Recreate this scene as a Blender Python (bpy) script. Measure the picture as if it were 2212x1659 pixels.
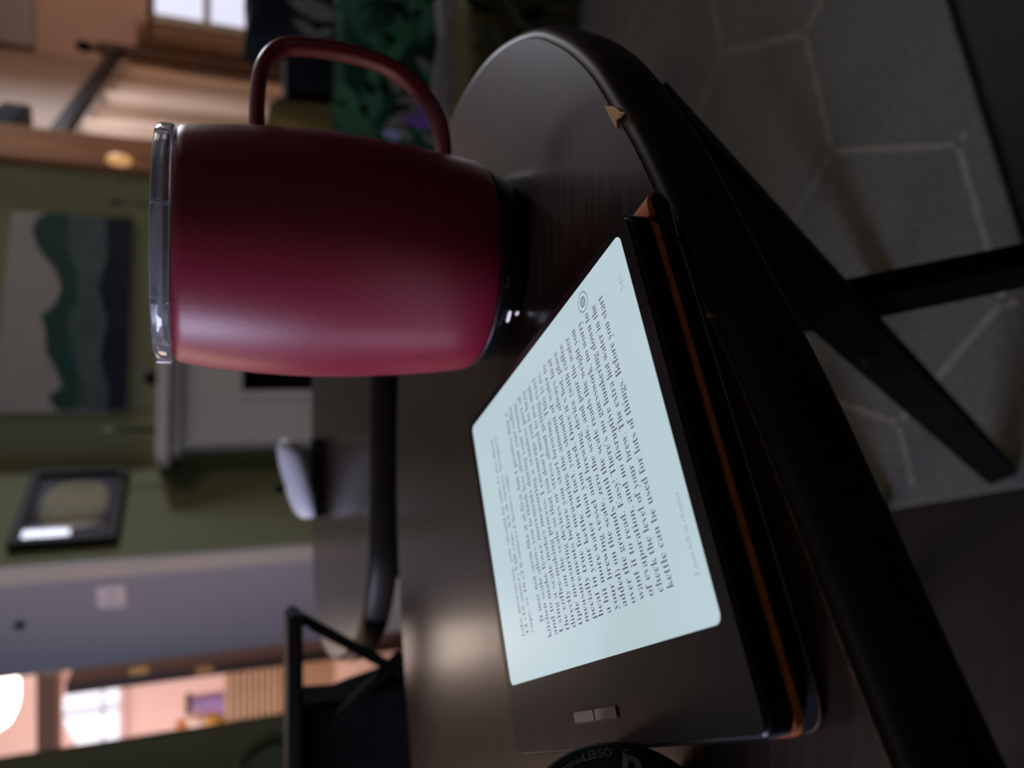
import bpy, bmesh, math, random
from mathutils import Vector, Matrix
random.seed(7)
S = bpy.context.scene
for o in list(bpy.data.objects): bpy.data.objects.remove(o)
COL = S.collection
R = math.radians
# ------------------------------------------------------------------ camera (phone held on its side: picture left is up)
F, TILT, CZ = 1630.0, R(21.85), 0.1243          # focal length in px of a 2212 px wide frame; eye 12 cm above the table top (z = 0)
FW = Vector((0, math.cos(TILT), -math.sin(TILT))); UP = Vector((0, math.sin(TILT), math.cos(TILT))); RT = Vector((1, 0, 0)); EYE = Vector((0, 0, CZ))
cd = bpy.data.cameras.new('camera'); cam = bpy.data.objects.new('camera', cd); COL.objects.link(cam)
cd.sensor_width = 36; cd.sensor_fit = 'HORIZONTAL'; cd.lens = F / 2212 * 36; cd.clip_start = 0.005; cd.clip_end = 60
cx, cy, cz = -UP, RT, -FW
cam.matrix_world = Matrix(((cx.x, cy.x, cz.x, EYE.x), (cx.y, cy.y, cz.y, EYE.y), (cx.z, cy.z, cz.z, EYE.z), (0, 0, 0, 1)))
cd.dof.use_dof = True; cd.dof.focus_distance = 0.225; cd.dof.aperture_fstop = 7.8
S.camera = cam
S.view_settings.view_transform = 'Standard'; S.view_settings.look = 'None'; S.view_settings.gamma = 1; S.view_settings.exposure = 0
try: S.view_settings.use_curve_mapping = False
except Exception: pass
S.cycles.use_denoising = True; S.cycles.max_bounces = 10; S.cycles.sample_clamp_indirect = 4
w = bpy.data.worlds.new('world'); S.world = w; w.use_nodes = True
w.node_tree.nodes['Background'].inputs[0].default_value = (0.75, 0.85, 1, 1); w.node_tree.nodes['Background'].inputs[1].default_value = 0.02
def area(name, loc, to, sx, sy, power, color):
    l = bpy.data.lights.new(name, 'AREA'); l.shape = 'RECTANGLE'; l.size = sx; l.size_y = sy; l.energy = power; l.color = color
    o = bpy.data.objects.new(name, l); COL.objects.link(o); o.location = loc
    o.rotation_euler = (Vector(to) - Vector(loc)).to_track_quat('-Z', 'Y').to_euler(); return o
def bulb(name, loc, power, color, r=0.05):
    l = bpy.data.lights.new(name, 'POINT'); l.energy = power; l.color = color; l.shadow_soft_size = r
    o = bpy.data.objects.new(name, l); COL.objects.link(o); o.location = loc; return o
L_KITCHEN = area('added_kitchen_fill', (-3.45, 4.75, .55), (-1.6, 5.1, .1), 1.5, 1.5, 44, (1, .84, .80))  # unseen fill added behind the partition to brighten the kitchen
L_HALL = area('added_warm_left_fill', (-1.70, 2.05, .45), (.05, .33, .08), 0.6, 1.3, 13, (1, .66, .50))  # added warm light out of view for the mug's left edge; no doorway modelled
L_ROOM = area('added_room_fill', (2.2, 2.3, 1.70), (1.2, 2.4, .1), 1.2, 1.2, 17, (1, .87, .70))  # unseen overhead fill added for the far walls and rug
L_DAY = area('left_window_daylight', (-1.72, 0.42, 0.60), (0.3, 0.9, 0.25), 0.75, 0.75, 40, (.68, .70, 1))
L_DEN = area('added_den_fill', (4.6, 5.0, 1.2), (2.0, 5.8, -.1), 1.0, 1.0, 24, (1, .72, .58))  # unseen warm fill added to light the den walls and curtains


L_DEN4 = area('den_window_daylight', (3.0, 4.66, 1.27), (-.5, 2.9, .45), 0.40, 0.40, 11, (.80, .84, 1))
L_DEN3 = area('added_picture_wall_fill', (2.9, 4.22, 1.20), (-.5, 2.9, .45), 0.5, 0.5, 42, (.84, .86, 1))  # unseen light added to brighten the picture wall; no lamp stands here

# ------------------------------------------------------------------ helpers
def ray(x, y): return RT * ((829.5 - y) / F) + UP * ((1106 - x) / F) + FW
def atz(x, y, z=0.0): d = ray(x, y); return EYE + d * ((z - CZ) / d.z)      # where the sight line meets a height
def aty(x, y, Y): d = ray(x, y); return EYE + d * (Y / d.y)                  # where it meets a distance
def atwall(x, y, p0, az):                                                    # where it meets an upright wall
    n = Vector((math.cos(R(az)), -math.sin(R(az)), 0)); d = ray(x, y); return EYE + d * ((Vector(p0) - EYE).dot(n) / d.dot(n))
def srgb(r, g, b): return tuple(((c / 255) / 12.92 if c / 255 <= .04045 else ((c / 255 + .055) / 1.055) ** 2.4) for c in (r, g, b)) + (1,)
def mat(name, col, rough=.5, spec=.5, metal=0, noise=0, nscale=8, stretch=(1, 1, 1), bump=0, emit=None, estr=0, trans=0, ior=1.45, rnoise=0, coat=0, col2=None, sheen=0):
    m = bpy.data.materials.new(name); m.use_nodes = True; t = m.node_tree; p = t.nodes['Principled BSDF']; I = p.inputs
    c = tuple(col[:3]) + (1,)
    I['Base Color'].default_value = c; I['Roughness'].default_value = rough; I['Specular IOR Level'].default_value = spec; I['Metallic'].default_value = metal
    I['IOR'].default_value = ior; I['Transmission Weight'].default_value = trans; I['Coat Weight'].default_value = coat; I['Sheen Weight'].default_value = sheen
    if emit: I['Emission Color'].default_value = tuple(emit[:3]) + (1,); I['Emission Strength'].default_value = estr
    if noise or bump or rnoise or col2:
        tc = t.nodes.new('ShaderNodeTexCoord'); mp = t.nodes.new('ShaderNodeMapping'); mp.inputs['Scale'].default_value = stretch
        nz = t.nodes.new('ShaderNodeTexNoise'); nz.inputs['Scale'].default_value = nscale; nz.inputs['Detail'].default_value = 5
        t.links.new(tc.outputs['Object'], mp.inputs[0]); t.links.new(mp.outputs[0], nz.inputs['Vector'])
        if noise or col2:
            rp = t.nodes.new('ShaderNodeValToRGB'); rp.color_ramp.elements[0].position = .3; rp.color_ramp.elements[1].position = .7
            if col2: rp.color_ramp.elements[0].color = c; rp.color_ramp.elements[1].color = tuple(col2[:3]) + (1,)
            else:
                rp.color_ramp.elements[0].color = tuple(v * (1 - noise) for v in c[:3]) + (1,); rp.color_ramp.elements[1].color = tuple(min(1, v * (1 + noise)) for v in c[:3]) + (1,)
            t.links.new(nz.outputs['Fac'], rp.inputs[0]); t.links.new(rp.outputs[0], I['Base Color'])
        if rnoise:
            mr = t.nodes.new('ShaderNodeMapRange'); mr.inputs['To Min'].default_value = rough - rnoise; mr.inputs['To Max'].default_value = rough + rnoise
            t.links.new(nz.outputs['Fac'], mr.inputs[0]); t.links.new(mr.outputs[0], I['Roughness'])
        if bump:
            b = t.nodes.new('ShaderNodeBump'); b.inputs['Strength'].default_value = bump; b.inputs['Distance'].default_value = .001
            t.links.new(nz.outputs['Fac'], b.inputs['Height']); t.links.new(b.outputs[0], I['Normal'])
    return m
def tag(o, label=None, cat=None, group=None, kind=None):
    if label: o['label'] = label
    if cat: o['category'] = cat
    if group: o['group'] = group
    if kind: o['kind'] = kind
    return o
def thing(name, label, cat, loc=(0, 0, 0), rz=0, group=None):
    o = bpy.data.objects.new(name, None); COL.objects.link(o); o.location = loc; o.rotation_euler = (0, 0, rz); o.empty_display_size = .01
    return tag(o, label, cat, group)
def link(name, me, m=None, parent=None, smooth=False):
    o = bpy.data.objects.new(name, me); COL.objects.link(o)
    for k in (m if isinstance(m, (list, tuple)) else [m]):
        if k: me.materials.append(k)
    if parent: o.parent = parent
    if smooth:
        for p in me.polygons: p.use_smooth = True
    return o
def obj(name, bm, m, parent=None, smooth=False):
    me = bpy.data.meshes.new(name); bmesh.ops.recalc_face_normals(bm, faces=bm.faces[:]); bm.to_mesh(me); bm.free(); return link(name, me, m, parent, smooth)
def bevel(bm, w, seg=2, ang=30):
    es = [e for e in bm.edges if len(e.link_faces) == 2 and e.calc_face_angle(0) > R(ang)]
    if es: bmesh.ops.bevel(bm, geom=es, offset=w, segments=seg, affect='EDGES', clamp_overlap=True)
def bx(bm, c, s, rot=None, bv=0, seg=2):
    b = bmesh.new(); bmesh.ops.create_cube(b, size=1)
    for v in b.verts: v.co = Vector((v.co.x * s[0], v.co.y * s[1], v.co.z * s[2]))
    if bv: bevel(b, bv, seg)
    M = Matrix.Translation(Vector(c)) @ (rot.to_4x4() if rot else Matrix())
    b.transform(M); me = bpy.data.meshes.new('t'); b.to_mesh(me); b.free(); bm.from_mesh(me); bpy.data.meshes.remove(me); return bm
def box(name, c, s, m, parent=None, rot=None, bv=0, seg=2, smooth=False): return obj(name, bx(bmesh.new(), c, s, rot, bv, seg), m, parent, smooth)
def prism(bm, pts, z0, z1):
    a = [bm.verts.new((p[0], p[1], z0)) for p in pts]; b = [bm.verts.new((p[0], p[1], z1)) for p in pts]; n = len(pts)
    bm.faces.new(a[::-1]); bm.faces.new(b)
    for i in range(n): bm.faces.new((a[i], a[(i + 1) % n], b[(i + 1) % n], b[i]))
    return bm
def extr(name, pts, vec, m, parent=None, bv=0, seg=2, smooth=False):        # planar 3-D outline pushed along vec
    bm = bmesh.new(); a = [bm.verts.new(p) for p in pts]; b = [bm.verts.new(Vector(p) + Vector(vec)) for p in pts]; n = len(pts)
    bm.faces.new(a); bm.faces.new(b[::-1])
    for i in range(n): bm.faces.new((a[i], b[i], b[(i + 1) % n], a[(i + 1) % n]))
    bmesh.ops.recalc_face_normals(bm, faces=bm.faces[:])
    if bv: bevel(bm, bv, seg)
    return obj(name, bm, m, parent, smooth)
def lathe(bm, prof, n=64, cap=True):
    rows = [[bm.verts.new((r * math.cos(2 * math.pi * i / n), r * math.sin(2 * math.pi * i / n), z)) for i in range(n)] for r, z in prof]
    for a, b in zip(rows, rows[1:]):
        for i in range(n): bm.faces.new((a[i], a[(i + 1) % n], b[(i + 1) % n], b[i]))
    if cap: bm.faces.new(rows[0][::-1]); bm.faces.new(rows[-1])
    return bm
def tube(bm, pts, r, n=12, ry=None):
    pts = [Vector(p) for p in pts]; rows = []; up = None
    for i, p in enumerate(pts):
        t = (pts[min(i + 1, len(pts) - 1)] - pts[max(i - 1, 0)]).normalized()
        if up is None: up = t.orthogonal().normalized()
        up = (up - t * up.dot(t)).normalized(); q = t.cross(up); rr = r[i] if isinstance(r, (list, tuple)) else r
        rows.append([bm.verts.new(p + up * (rr * math.cos(2 * math.pi * k / n)) + q * (rr * math.sin(2 * math.pi * k / n))) for k in range(n)])
    for a, b in zip(rows, rows[1:]):
        for i in range(n): bm.faces.new((a[i], a[(i + 1) % n], b[(i + 1) % n], b[i]))
    bm.faces.new(rows[0][::-1]); bm.faces.new(rows[-1]); return bm
def spline(P, per=8, closed=False):
    P = [Vector(p) for p in P]; n = len(P); out = []
    for i in range(n if closed else n - 1):
        g = lambda k: P[k % n] if closed else P[max(0, min(n - 1, k))]
        a, b, c, d = g(i - 1), g(i), g(i + 1), g(i + 2)
        for j in range(per):
            t = j / per; out.append(.5 * ((2 * b) + (c - a) * t + (2 * a - 5 * b + 4 * c - d) * t * t + (3 * b - a - 3 * c + d) * t ** 3))
    if not closed: out.append(P[-1])
    return out
def beam(name, a, b, wx, wy, m, parent=None, side=(0, 0, 1), bv=.002):      # bar between two points, wx across `side`, wy along it
    a, b = Vector(a), Vector(b); t = (b - a).normalized(); s = Vector(side); s = (s - t * s.dot(t)).normalized(); q = t.cross(s)
    rot = Matrix((q, s, t)).transposed(); return box(name, (a + b) / 2, (wx, wy, (b - a).length), m, parent, rot, bv)
def wall(name, a, b, z0, z1, m, thick=.06, back=1):                          # upright slab whose seen face runs a -> b
    a = Vector((a[0], a[1], 0)); b = Vector((b[0], b[1], 0)); t = (b - a).normalized(); n = Vector((-t.y, t.x, 0)) * back * thick
    bm = prism(bmesh.new(), [a, b, b + n, a + n], z0, z1); o = obj(name, bm, m); o['kind'] = 'structure'; return o
SER = {}
def serif(s):
    o = ''
    for c in s:
        if 'A' <= c <= 'Z': o += chr(0x1D400 + ord(c) - 65)
        elif 'a' <= c <= 'z': o += chr(0x1D41A + ord(c) - 97)
        elif '0' <= c <= '9': o += chr(0x1D7CE + ord(c) - 48)
        else: o += c
    return o
def text_mesh(body, size, width=None, offset=0, res=3, align='LEFT'):        # lettering as a flat mesh, base line at y = 0
    c = bpy.data.curves.new('txt', 'FONT'); c.body = body; c.size = 1; c.offset = offset; c.resolution_u = res; c.align_x = align
    o = bpy.data.objects.new('txt', c); COL.objects.link(o); bpy.context.view_layer.update()
    me = bpy.data.meshes.new_from_object(o.evaluated_get(bpy.context.evaluated_depsgraph_get())); bpy.data.objects.remove(o); bpy.data.curves.remove(c)
    me.materials.clear()
    xs = [v.co.x for v in me.vertices]; x0, x1 = min(xs), max(xs); sx = size if width is None else width / (x1 - x0)
    for v in me.vertices: v.co = Vector(((v.co.x - (x0 if align == 'LEFT' else 0)) * sx, v.co.y * size, 0))
    return me

# ------------------------------------------------------------------ materials
M = {}
M['green'] = mat('olive_wall_paint', (.165, .172, .088), .75, .3, noise=.06, nscale=3)
M['cap'] = mat('grey_wall_paint', (.38, .38, .42), .7, .3, noise=.05, nscale=2)
M['white'] = mat('white_trim_paint', (.57, .52, .46), .45, .4, noise=.04, nscale=5)
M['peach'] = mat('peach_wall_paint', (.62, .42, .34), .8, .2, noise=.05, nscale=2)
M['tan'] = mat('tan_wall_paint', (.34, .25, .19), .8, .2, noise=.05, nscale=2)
M['greywall'] = mat('mauve_grey_paint', (.40, .37, .37), .8, .2, noise=.04, nscale=2)
M['kitchen'] = mat('rose_kitchen_paint', (.78, .58, .55), .7, .3, noise=.04, nscale=2)
M['kgrey'] = mat('mauve_beam_paint', (.50, .42, .44), .7, .3, noise=.04, nscale=2)
M['cream'] = mat('cream_paint', (.80, .62, .44), .6, .3, noise=.08, nscale=6)
M['kfloor'] = mat('pale_floor', (.72, .52, .44), .4, .4, noise=.1, nscale=5)
M['ceil'] = mat('ceiling_paint', (.5, .48, .46), .9, .2, noise=.03, nscale=3)
M['floor'] = mat('dark_floor_wood', (.010, .007, .0055), .6, .25, noise=.4, nscale=6, stretch=(1, 8, 1))
M['wood'] = mat('espresso_wood', (.027, .0150, .0098), .33, .45, noise=.45, nscale=9, stretch=(3, 40, 3), bump=.05, rnoise=.05, coat=.3)
M['wood'].node_tree.nodes['Principled BSDF'].inputs['Coat Roughness'].default_value = .17
M['rimwood'] = mat('espresso_wood_edge', (.0125, .0085, .0068), .46, .25, noise=.4, nscale=20, bump=.05)
M['rawwood'] = mat('raw_splintered_wood', (.40, .24, .10), .8, .2, noise=.35, nscale=300, stretch=(1, 6, 1))
M['black'] = mat('black_painted_wood', (.0035, .0032, .0032), .55, .2, noise=.2, nscale=20)
M['blackcloth'] = mat('black_cloth', (.010, .010, .011), .95, .1, noise=.3, nscale=60)
M['brown'] = mat('brown_wood', (.10, .045, .022), .45, .4, noise=.3, nscale=8, stretch=(6, 6, .6))
M['orangewood'] = mat('orange_brown_wood', (.33, .13, .045), .4, .5, noise=.3, nscale=6, stretch=(6, 6, .6))
M['red'] = mat('wine_red_powder_coat', (.24, .010, .034), .41, .65, noise=.04, nscale=400, bump=.06)
M['base'] = mat('black_plastic', (.006, .0065, .008), .42, .4, noise=.1, nscale=200)
M['clear'] = mat('clear_plastic', (.90, .92, 1), .04, .5, trans=.9, ior=1.47)
M['led'] = mat('lit_indicator', (.9, .85, 1), .4, emit=(.86, .80, 1), estr=.85)
M['greyprint'] = mat('grey_print', (.12, .13, .14), .6)
M['device'] = mat('graphite_device_shell', (.0060, .0060, .0048), .34, .30, noise=.08, nscale=120, rnoise=.04)
M['screen'] = mat('lit_page', (.22, .25, .26), .30, .5, emit=(.445, .575, .610), estr=.93)
M['ink'] = mat('page_ink', (.03, .03, .05), .35, .4, emit=(.105, .085, .20), estr=.75)
M['inkgrey'] = mat('page_grey_ink', (.06, .06, .08), .35, .4, emit=(.28, .35, .40), estr=1)
M['button'] = mat('taupe_button', (.17, .125, .105), .55, .4, noise=.08, nscale=900)
M['leather'] = mat('tan_leather', (.55, .155, .048), .7, .3, noise=.25, nscale=300, bump=.2)
M['lining'] = mat('black_microfibre', (.011, .013, .014), .85, .2, noise=.2, nscale=300)
M['piping'] = mat('brown_leather_edge', (.30, .19, .11), .7, .3, noise=.2, nscale=200)
M['rug'] = mat('charcoal_rug', (.100, .100, .085), .95, .1, noise=.18, nscale=120, bump=.4, sheen=.1)
M['rugline'] = mat('pale_rug_line', (.185, .178, .145), .95, .1, noise=.25, nscale=90, bump=.4)
M['bolt'] = mat('dull_bolt_metal', (.16, .16, .17), .5, metal=1)
M['brass'] = mat('brass', (.42, .24, .07), .45, metal=1)
M['tin'] = mat('black_tin', (.007, .008, .008), .5, .4, noise=.2, nscale=150)
M['tinprint'] = mat('off_white_print', (.24, .245, .23), .7, noise=.35, nscale=500)

# ------------------------------------------------------------------ room shell
ZF = -.658; ZC = 1.75
CAP0 = Vector((-.604, 2.70, 0)); AZC, AZP, AZF = -64, 26, 69
dirv = lambda az: Vector((math.sin(R(az)), math.cos(R(az)), 0))
capL = CAP0 + dirv(AZC) * .385                        # left end of the grey wall end
openL = atwall(300, 1598, CAP0, AZC); openL.z = 0     # where the green wall on the left starts
cor2 = CAP0 + dirv(AZP) * .63                         # inner corner beside the fireplace
fireR = cor2 + dirv(AZF) * 1.42
def setting(o): o['kind'] = 'structure'; return o
setting(box('floor', (1.4, 3.4, ZF - .03), (8.4, 10.4, .06), M['floor']))
setting(box('ceiling', (1.4, 3.4, ZC + .03), (8.4, 10.4, .06), M['ceil']))
wall('wall_left', (-1.78, -1.75), (-1.78, 3.3), ZF, ZC, M['green'], back=1)
wall('wall_back', (-1.8, -1.75), (5.5, -1.75), ZF, ZC, M['green'], back=-1)
wall('wall_partition_left', openL, openL + dirv(AZC) * .72, ZF, ZC, M['green'], .02, back=-1)
wall('wall_end', CAP0, capL, ZF, ZC, M['cap'], .08, back=-1)
wall('wall_picture', CAP0 + dirv(AZP) * .012, cor2, ZF, ZC, M['green'], .08, back=1)
wall('wall_fireplace', cor2, fireR, ZF, ZC, M['green'], .08, back=1)
# white corner bead and skirting of the wall end
def trimbox(name, a, az, l0, l1, z0, z1, d, m, parent=None, bv=.004, push=0):
    t = dirv(az); n = Vector((t.y, -t.x, 0)); a = Vector((a.x, a.y, 0))
    bm = prism(bmesh.new(), [a + t * l0 - n * push, a + t * l1 - n * push, a + t * l1 + n * d, a + t * l0 + n * d], z0, z1)
    if bv: bmesh.ops.recalc_face_normals(bm, faces=bm.faces[:]); bevel(bm, bv, 1)
    return obj(name, bm, m, parent)
setting(trimbox('trim_1', CAP0, AZC, -.058, .004, ZF, ZC, -.014, M['white'], push=-.0))
setting(trimbox('trim_2', CAP0, AZC, .0, .385, ZF, -.40, -.012, M['white']))
# kitchen beyond the opening
KY = 6.0
wall('wall_kitchen', (-3.6, KY), (.2, KY), ZF, ZC, M['kitchen'], .08, back=1)
wall('wall_kitchen_right', (-.62, 3.4), (-.9, KY), ZF, ZC, M['kitchen'], .06, back=-1)
wall('wall_kitchen_left', (-3.6, 3.2), (-3.6, KY), ZF, ZC, M['kitchen'], .06, back=1)
setting(box('floor_kitchen', (-2.1, 4.65, ZF + .004), (2.9, 2.7, .008), M['kfloor']))
# den on the right: two walls meeting behind the post
br = Vector((1.03, 3.79, 0)); post = Vector((2.787, 7.095, 0)); pole = aty(250, 110, 6.45); pole.z = 0
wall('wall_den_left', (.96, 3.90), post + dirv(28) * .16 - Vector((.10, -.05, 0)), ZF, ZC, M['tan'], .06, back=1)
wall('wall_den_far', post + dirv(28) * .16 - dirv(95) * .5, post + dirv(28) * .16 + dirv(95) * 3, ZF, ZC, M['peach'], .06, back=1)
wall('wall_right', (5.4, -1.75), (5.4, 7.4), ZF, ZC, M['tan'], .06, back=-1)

# ------------------------------------------------------------------ side tables (oval tops with a rounded border, folding crossed legs)
RIMP = [(0, 0), (.0008, -.0009), (.0020, -.0010), (.0035, -.0017), (.0052, -.0040), (.0062, -.0080), (.0066, -.0140), (.0060, -.0210), (.0040, -.0245), (0, -.026), (-.03, -.026)]
def outline(P, per=8):
    pts = spline([(p[0], p[1], 0) for p in P], per, True)
    a = sum(p.x * q.y - q.x * p.y for p, q in zip(pts, pts[1:] + pts[:1])); return pts if a > 0 else pts[::-1]
def tabletop(t, pts):
    n = len(pts); nor = []
    for i in range(n):
        d = (pts[(i + 1) % n] - pts[i - 1]).normalized(); nor.append(Vector((d.y, -d.x, 0)))
    bm = bmesh.new(); c = bm.verts.new(sum(pts, Vector()) / n); r0 = [bm.verts.new(p) for p in pts]
    for i in range(n): bm.faces.new((c, r0[i], r0[(i + 1) % n]))
    top = obj('tabletop', bm, M['wood'], t)
    bm = bmesh.new(); rows = [[bm.verts.new(pts[i] + nor[i] * o + Vector((0, 0, z))) for i in range(n)] for o, z in RIMP]
    for a, b in zip(rows, rows[1:]):
        for i in range(n): bm.faces.new((a[i], a[(i + 1) % n], b[(i + 1) % n], b[i]))
    bm.faces.new(rows[-1])
    obj('border', bm, M['rimwood'], t, True); return top
A_PTS = [(-.0753, .1095), (-.135, .0705), (-.20, .030), (-.29, -.015), (-.39, -.035), (-.49, -.005), (-.555, .075), (-.57, .18), (-.535, .28), (-.465, .365), (-.37, .43), (-.254, .4876), (-.183, .512), (-.12, .5265), (-.0564, .5314), (.0031, .527), (.062, .507), (.112, .466), (.1385, .424), (.1515, .3796), (.1545, .337), (.1455, .2935), (.1305, .2640), (.1115, .2392), (.091, .2205), (.0707, .2037), (.036, .1800), (.0172, .1668), (-.003, .1530), (-.032, .1355)]
tA = thing('side_table', 'near dark side table under the mug and e-reader, edge chipped', 'table', (0, 0, ZF))
tA['label'] = 'dark wooden side table with chipped edge under the red mug'
def kids(t):                                          # parts are modelled in room coordinates, then hung on the thing
    for o in t.children: o.matrix_parent_inverse = Matrix.Translation(-t.location)
tabletop(tA, outline(A_PTS))
DN, NN = Vector((.84, .542, 0)).normalized(), Vector((-.542, .84, 0)).normalized()
def tp(d, n, z): return DN * d + NN * n + Vector((0, 0, z))
for k in (.215, -.30):
    ZG = ZF + (.0165 if k > 0 else .0085)
    beam('leg', tp(k, .150, -.022), tp(k, .505, ZG), .030, .016, M['black'], tA, DN)
    beam('leg', tp(k + .017, .353, -.022), tp(k + .017, .105, ZG), .030, .016, M['black'], tA, DN)
    box('bolt', tp(k - .010, .288, -.255), (.011, .011, .011), M['bolt'], tA, bv=.004)
for nn in (.165, .345): beam('rail', tp(-.33, nn, -.032), tp(.235, nn, -.032), .018, .022, M['black'], tA, NN)
chip = [atz(x, y, .0006) for x, y in ((1305, 227), (1313, 230), (1320, 229), (1331, 233), (1339, 241), (1334, 252), (1331, 259), (1333, 276), (1327, 270), (1322, 262), (1314, 247))]
tag(extr('splintered_chip', chip, (0, 0, -.0022), M['rawwood'], tA), 'pale raw wood where the table edge is broken')
chip = [atz(x, y, .0006) for x, y in ((1524, 679), (1530, 675), (1532, 680), (1538, 684), (1534, 686), (1530, 684), (1527, 687))]
tag(extr('splintered_chip', chip, (0, 0, -.0016), M['rawwood'], tA), 'tiny raw wood nick in the near edge')
tag(obj('worn_edge', tube(bmesh.new(), [p + Vector((0, 0, .0001)) for p in spline([(x, y, 0) for x, y in ((-.20, .0302), (-.135, .0707), (-.0753, .1097), (-.032, .1357), (-.003, .1532), (.0172, .167), (.036, .1802), (.055, .1928))], 6)], .00035, 6), mat('worn_brown_edge', (.085, .048, .022), .7, noise=.7, nscale=260), tA), 'thin worn brown line along the near edge')
kids(tA)
B_PTS = [(.155, .648), (.11, .636), (.05, .630), (-.066, .628), (-.123, .630), (-.164, .640), (-.215, .676), (-.255, .735), (-.285, .80), (-.305, .88), (-.300, .945), (-.265, .985), (-.20, 1.008), (-.10, 1.012), (.02, 1.012), (.10, 1.006), (.17, .98), (.215, .93), (.232, .86), (.228, .77), (.20, .69)]
tB = thing('side_table', 'dark oval table behind the mug carrying the white case', 'table', (0, 0, ZF))
tabletop(tB, outline(B_PTS))
for k in (-.17, .10):
    beam('leg', Vector((k, .69, -.022)), Vector((k, .97, ZF + .0150)), .030, .016, M['black'], tB, (1, 0, 0))
    beam('leg', Vector((k + .017, .97, -.022)), Vector((k + .017, .69, ZF + .0150)), .030, .016, M['black'], tB, (1, 0, 0))
kids(tB)

# ------------------------------------------------------------------ heated mug
MX, MY = .0535, .330
mug = thing('heated_mug', 'wine red heated mug with clear lid and lit black base', 'mug', (MX, MY, .0004))
mug.rotation_euler = (0, R(.75), 0)
BODY = [(.0462, .0140), (.0470, .0160), (.0478, .0220), (.0487, .0300), (.0499, .0430), (.0508, .0580), (.0513, .0700), (.0514, .0820), (.0510, .0940), (.0503, .1050), (.0493, .1160), (.0480, .1260), (.0469, .1325), (.0463, .1348), (.0450, .1362), (.0430, .1366)]
obj('body', lathe(bmesh.new(), BODY, 128), M['red'], mug, True)
basep = [(.0370, .0), (.0385, .0004), (.0405, .0018), (.0425, .0045), (.0443, .0085), (.0456, .0120), (.0460, .01395)]
base = obj('base', lathe(bmesh.new(), basep, 128), M['base'], mug, True)
def brad(z):
    for (r0, z0), (r1, z1) in zip(basep, basep[1:]):
        if z <= z1: return r0 + (r1 - r0) * (z - z0) / (z1 - z0)
    return basep[-1][0]
FA = math.atan2(-MY, -MX)                             # bearing of the eye seen from the mug
def wrap(me, ang, z, k=.0002, m=None, name='printed_word', parent=base):
    for v in me.vertices:
        zz = z + v.co.y; r = brad(max(zz, .0005)) + k + v.co.z; a = FA + ang + v.co.x / .045
        v.co = Vector((r * math.cos(a), r * math.sin(a), zz))
    return link(name, me, m, parent)
for wd, a in (('Warm', -27), ('Hot', -6.5), ('Piping', 15)):
    wrap(text_mesh(wd, .0030, align='CENTER', offset=-.006), R(a), .0098, m=M['greyprint'])
def pill(wd, hg, n=10):
    bm = bmesh.new(); r = hg / 2; h = max(0, wd / 2 - r); pts = [(h + r * math.cos(t), r * math.sin(t)) for t in [math.pi * (i / n - .5) for i in range(n + 1)]]
    pts += [(-x, -y) for x, y in pts]
    if h == 0: pts = pts[:n + 1] + pts[n + 2:-1]
    prism(bm, pts, 0, .0004); bmesh.ops.recalc_face_normals(bm, faces=bm.faces[:]); me = bpy.data.meshes.new('indicator'); bm.to_mesh(me); bm.free(); return me
tag(wrap(pill(.0054, .00135), R(-26.0), .0071, m=M['led'], name='indicator_light', parent=base), 'lit white bar indicator')
tag(wrap(pill(.0019, .0019), R(-25.6), .0025, m=M['led'], name='indicator_light', parent=base), 'lit white dot indicator')
lid = obj('lid', lathe(bmesh.new(), [(.0440, .1368), (.0462, .1369), (.0467, .1378), (.0466, .1405), (.0461, .1424), (.0450, .1432), (.0425, .1432), (.0418, .1426), (.0416, .1392), (.0, .1386)], 96, False), M['clear'], mug, True)
bm = lid.data; 
obj('lid_floor', lathe(bmesh.new(), [(.0438, .1367), (.0415, .1369), (.0410, .1384), (.0, .1384)], 64, False), M['clear'], lid, True)
for a in (-80, -57, -26, 18, 62, 110, 160, 205, 245):
    bm = bmesh.new(); bx(bm, (.0449, 0, .1400), (.0042, .0016, .0060), bv=.0004, seg=1); bm.transform(Matrix.Rotation(FA + R(a), 4, 'Z'))
    obj('lid_rib', bm, M['clear'], lid)
tag(obj('steel_lining', lathe(bmesh.new(), [(.0428, .1365), (.0430, .1372), (.0412, .1372), (.0405, .1362), (.0, .1362)], 64, False), mat('brushed_steel', (.55, .56, .58), .3, metal=1), mug, True), 'steel lip under the lid')
hp = [(553, 300), (553, 235), (556, 185), (564, 150), (583, 122), (612, 107), (660, 107), (725, 115), (790, 130), (840, 150), (885, 182), (920, 220), (942, 258), (953, 296), (957, 332), (957, 358)]
hc = spline([aty(x, y, MY - .004) - Vector((MX, MY, 0)) for x, y in hp], 5)
bm = tube(bmesh.new(), [Vector((p.x, p.y, p.z)) for p in hc], .0031, 16)
for v in bm.verts:                                    # the grip is a strap, deeper than it is thick
    v.co.y = -.004 + (v.co.y + .004) * 2.3
h = obj('handle', bm, M['red'], mug, True)

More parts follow.
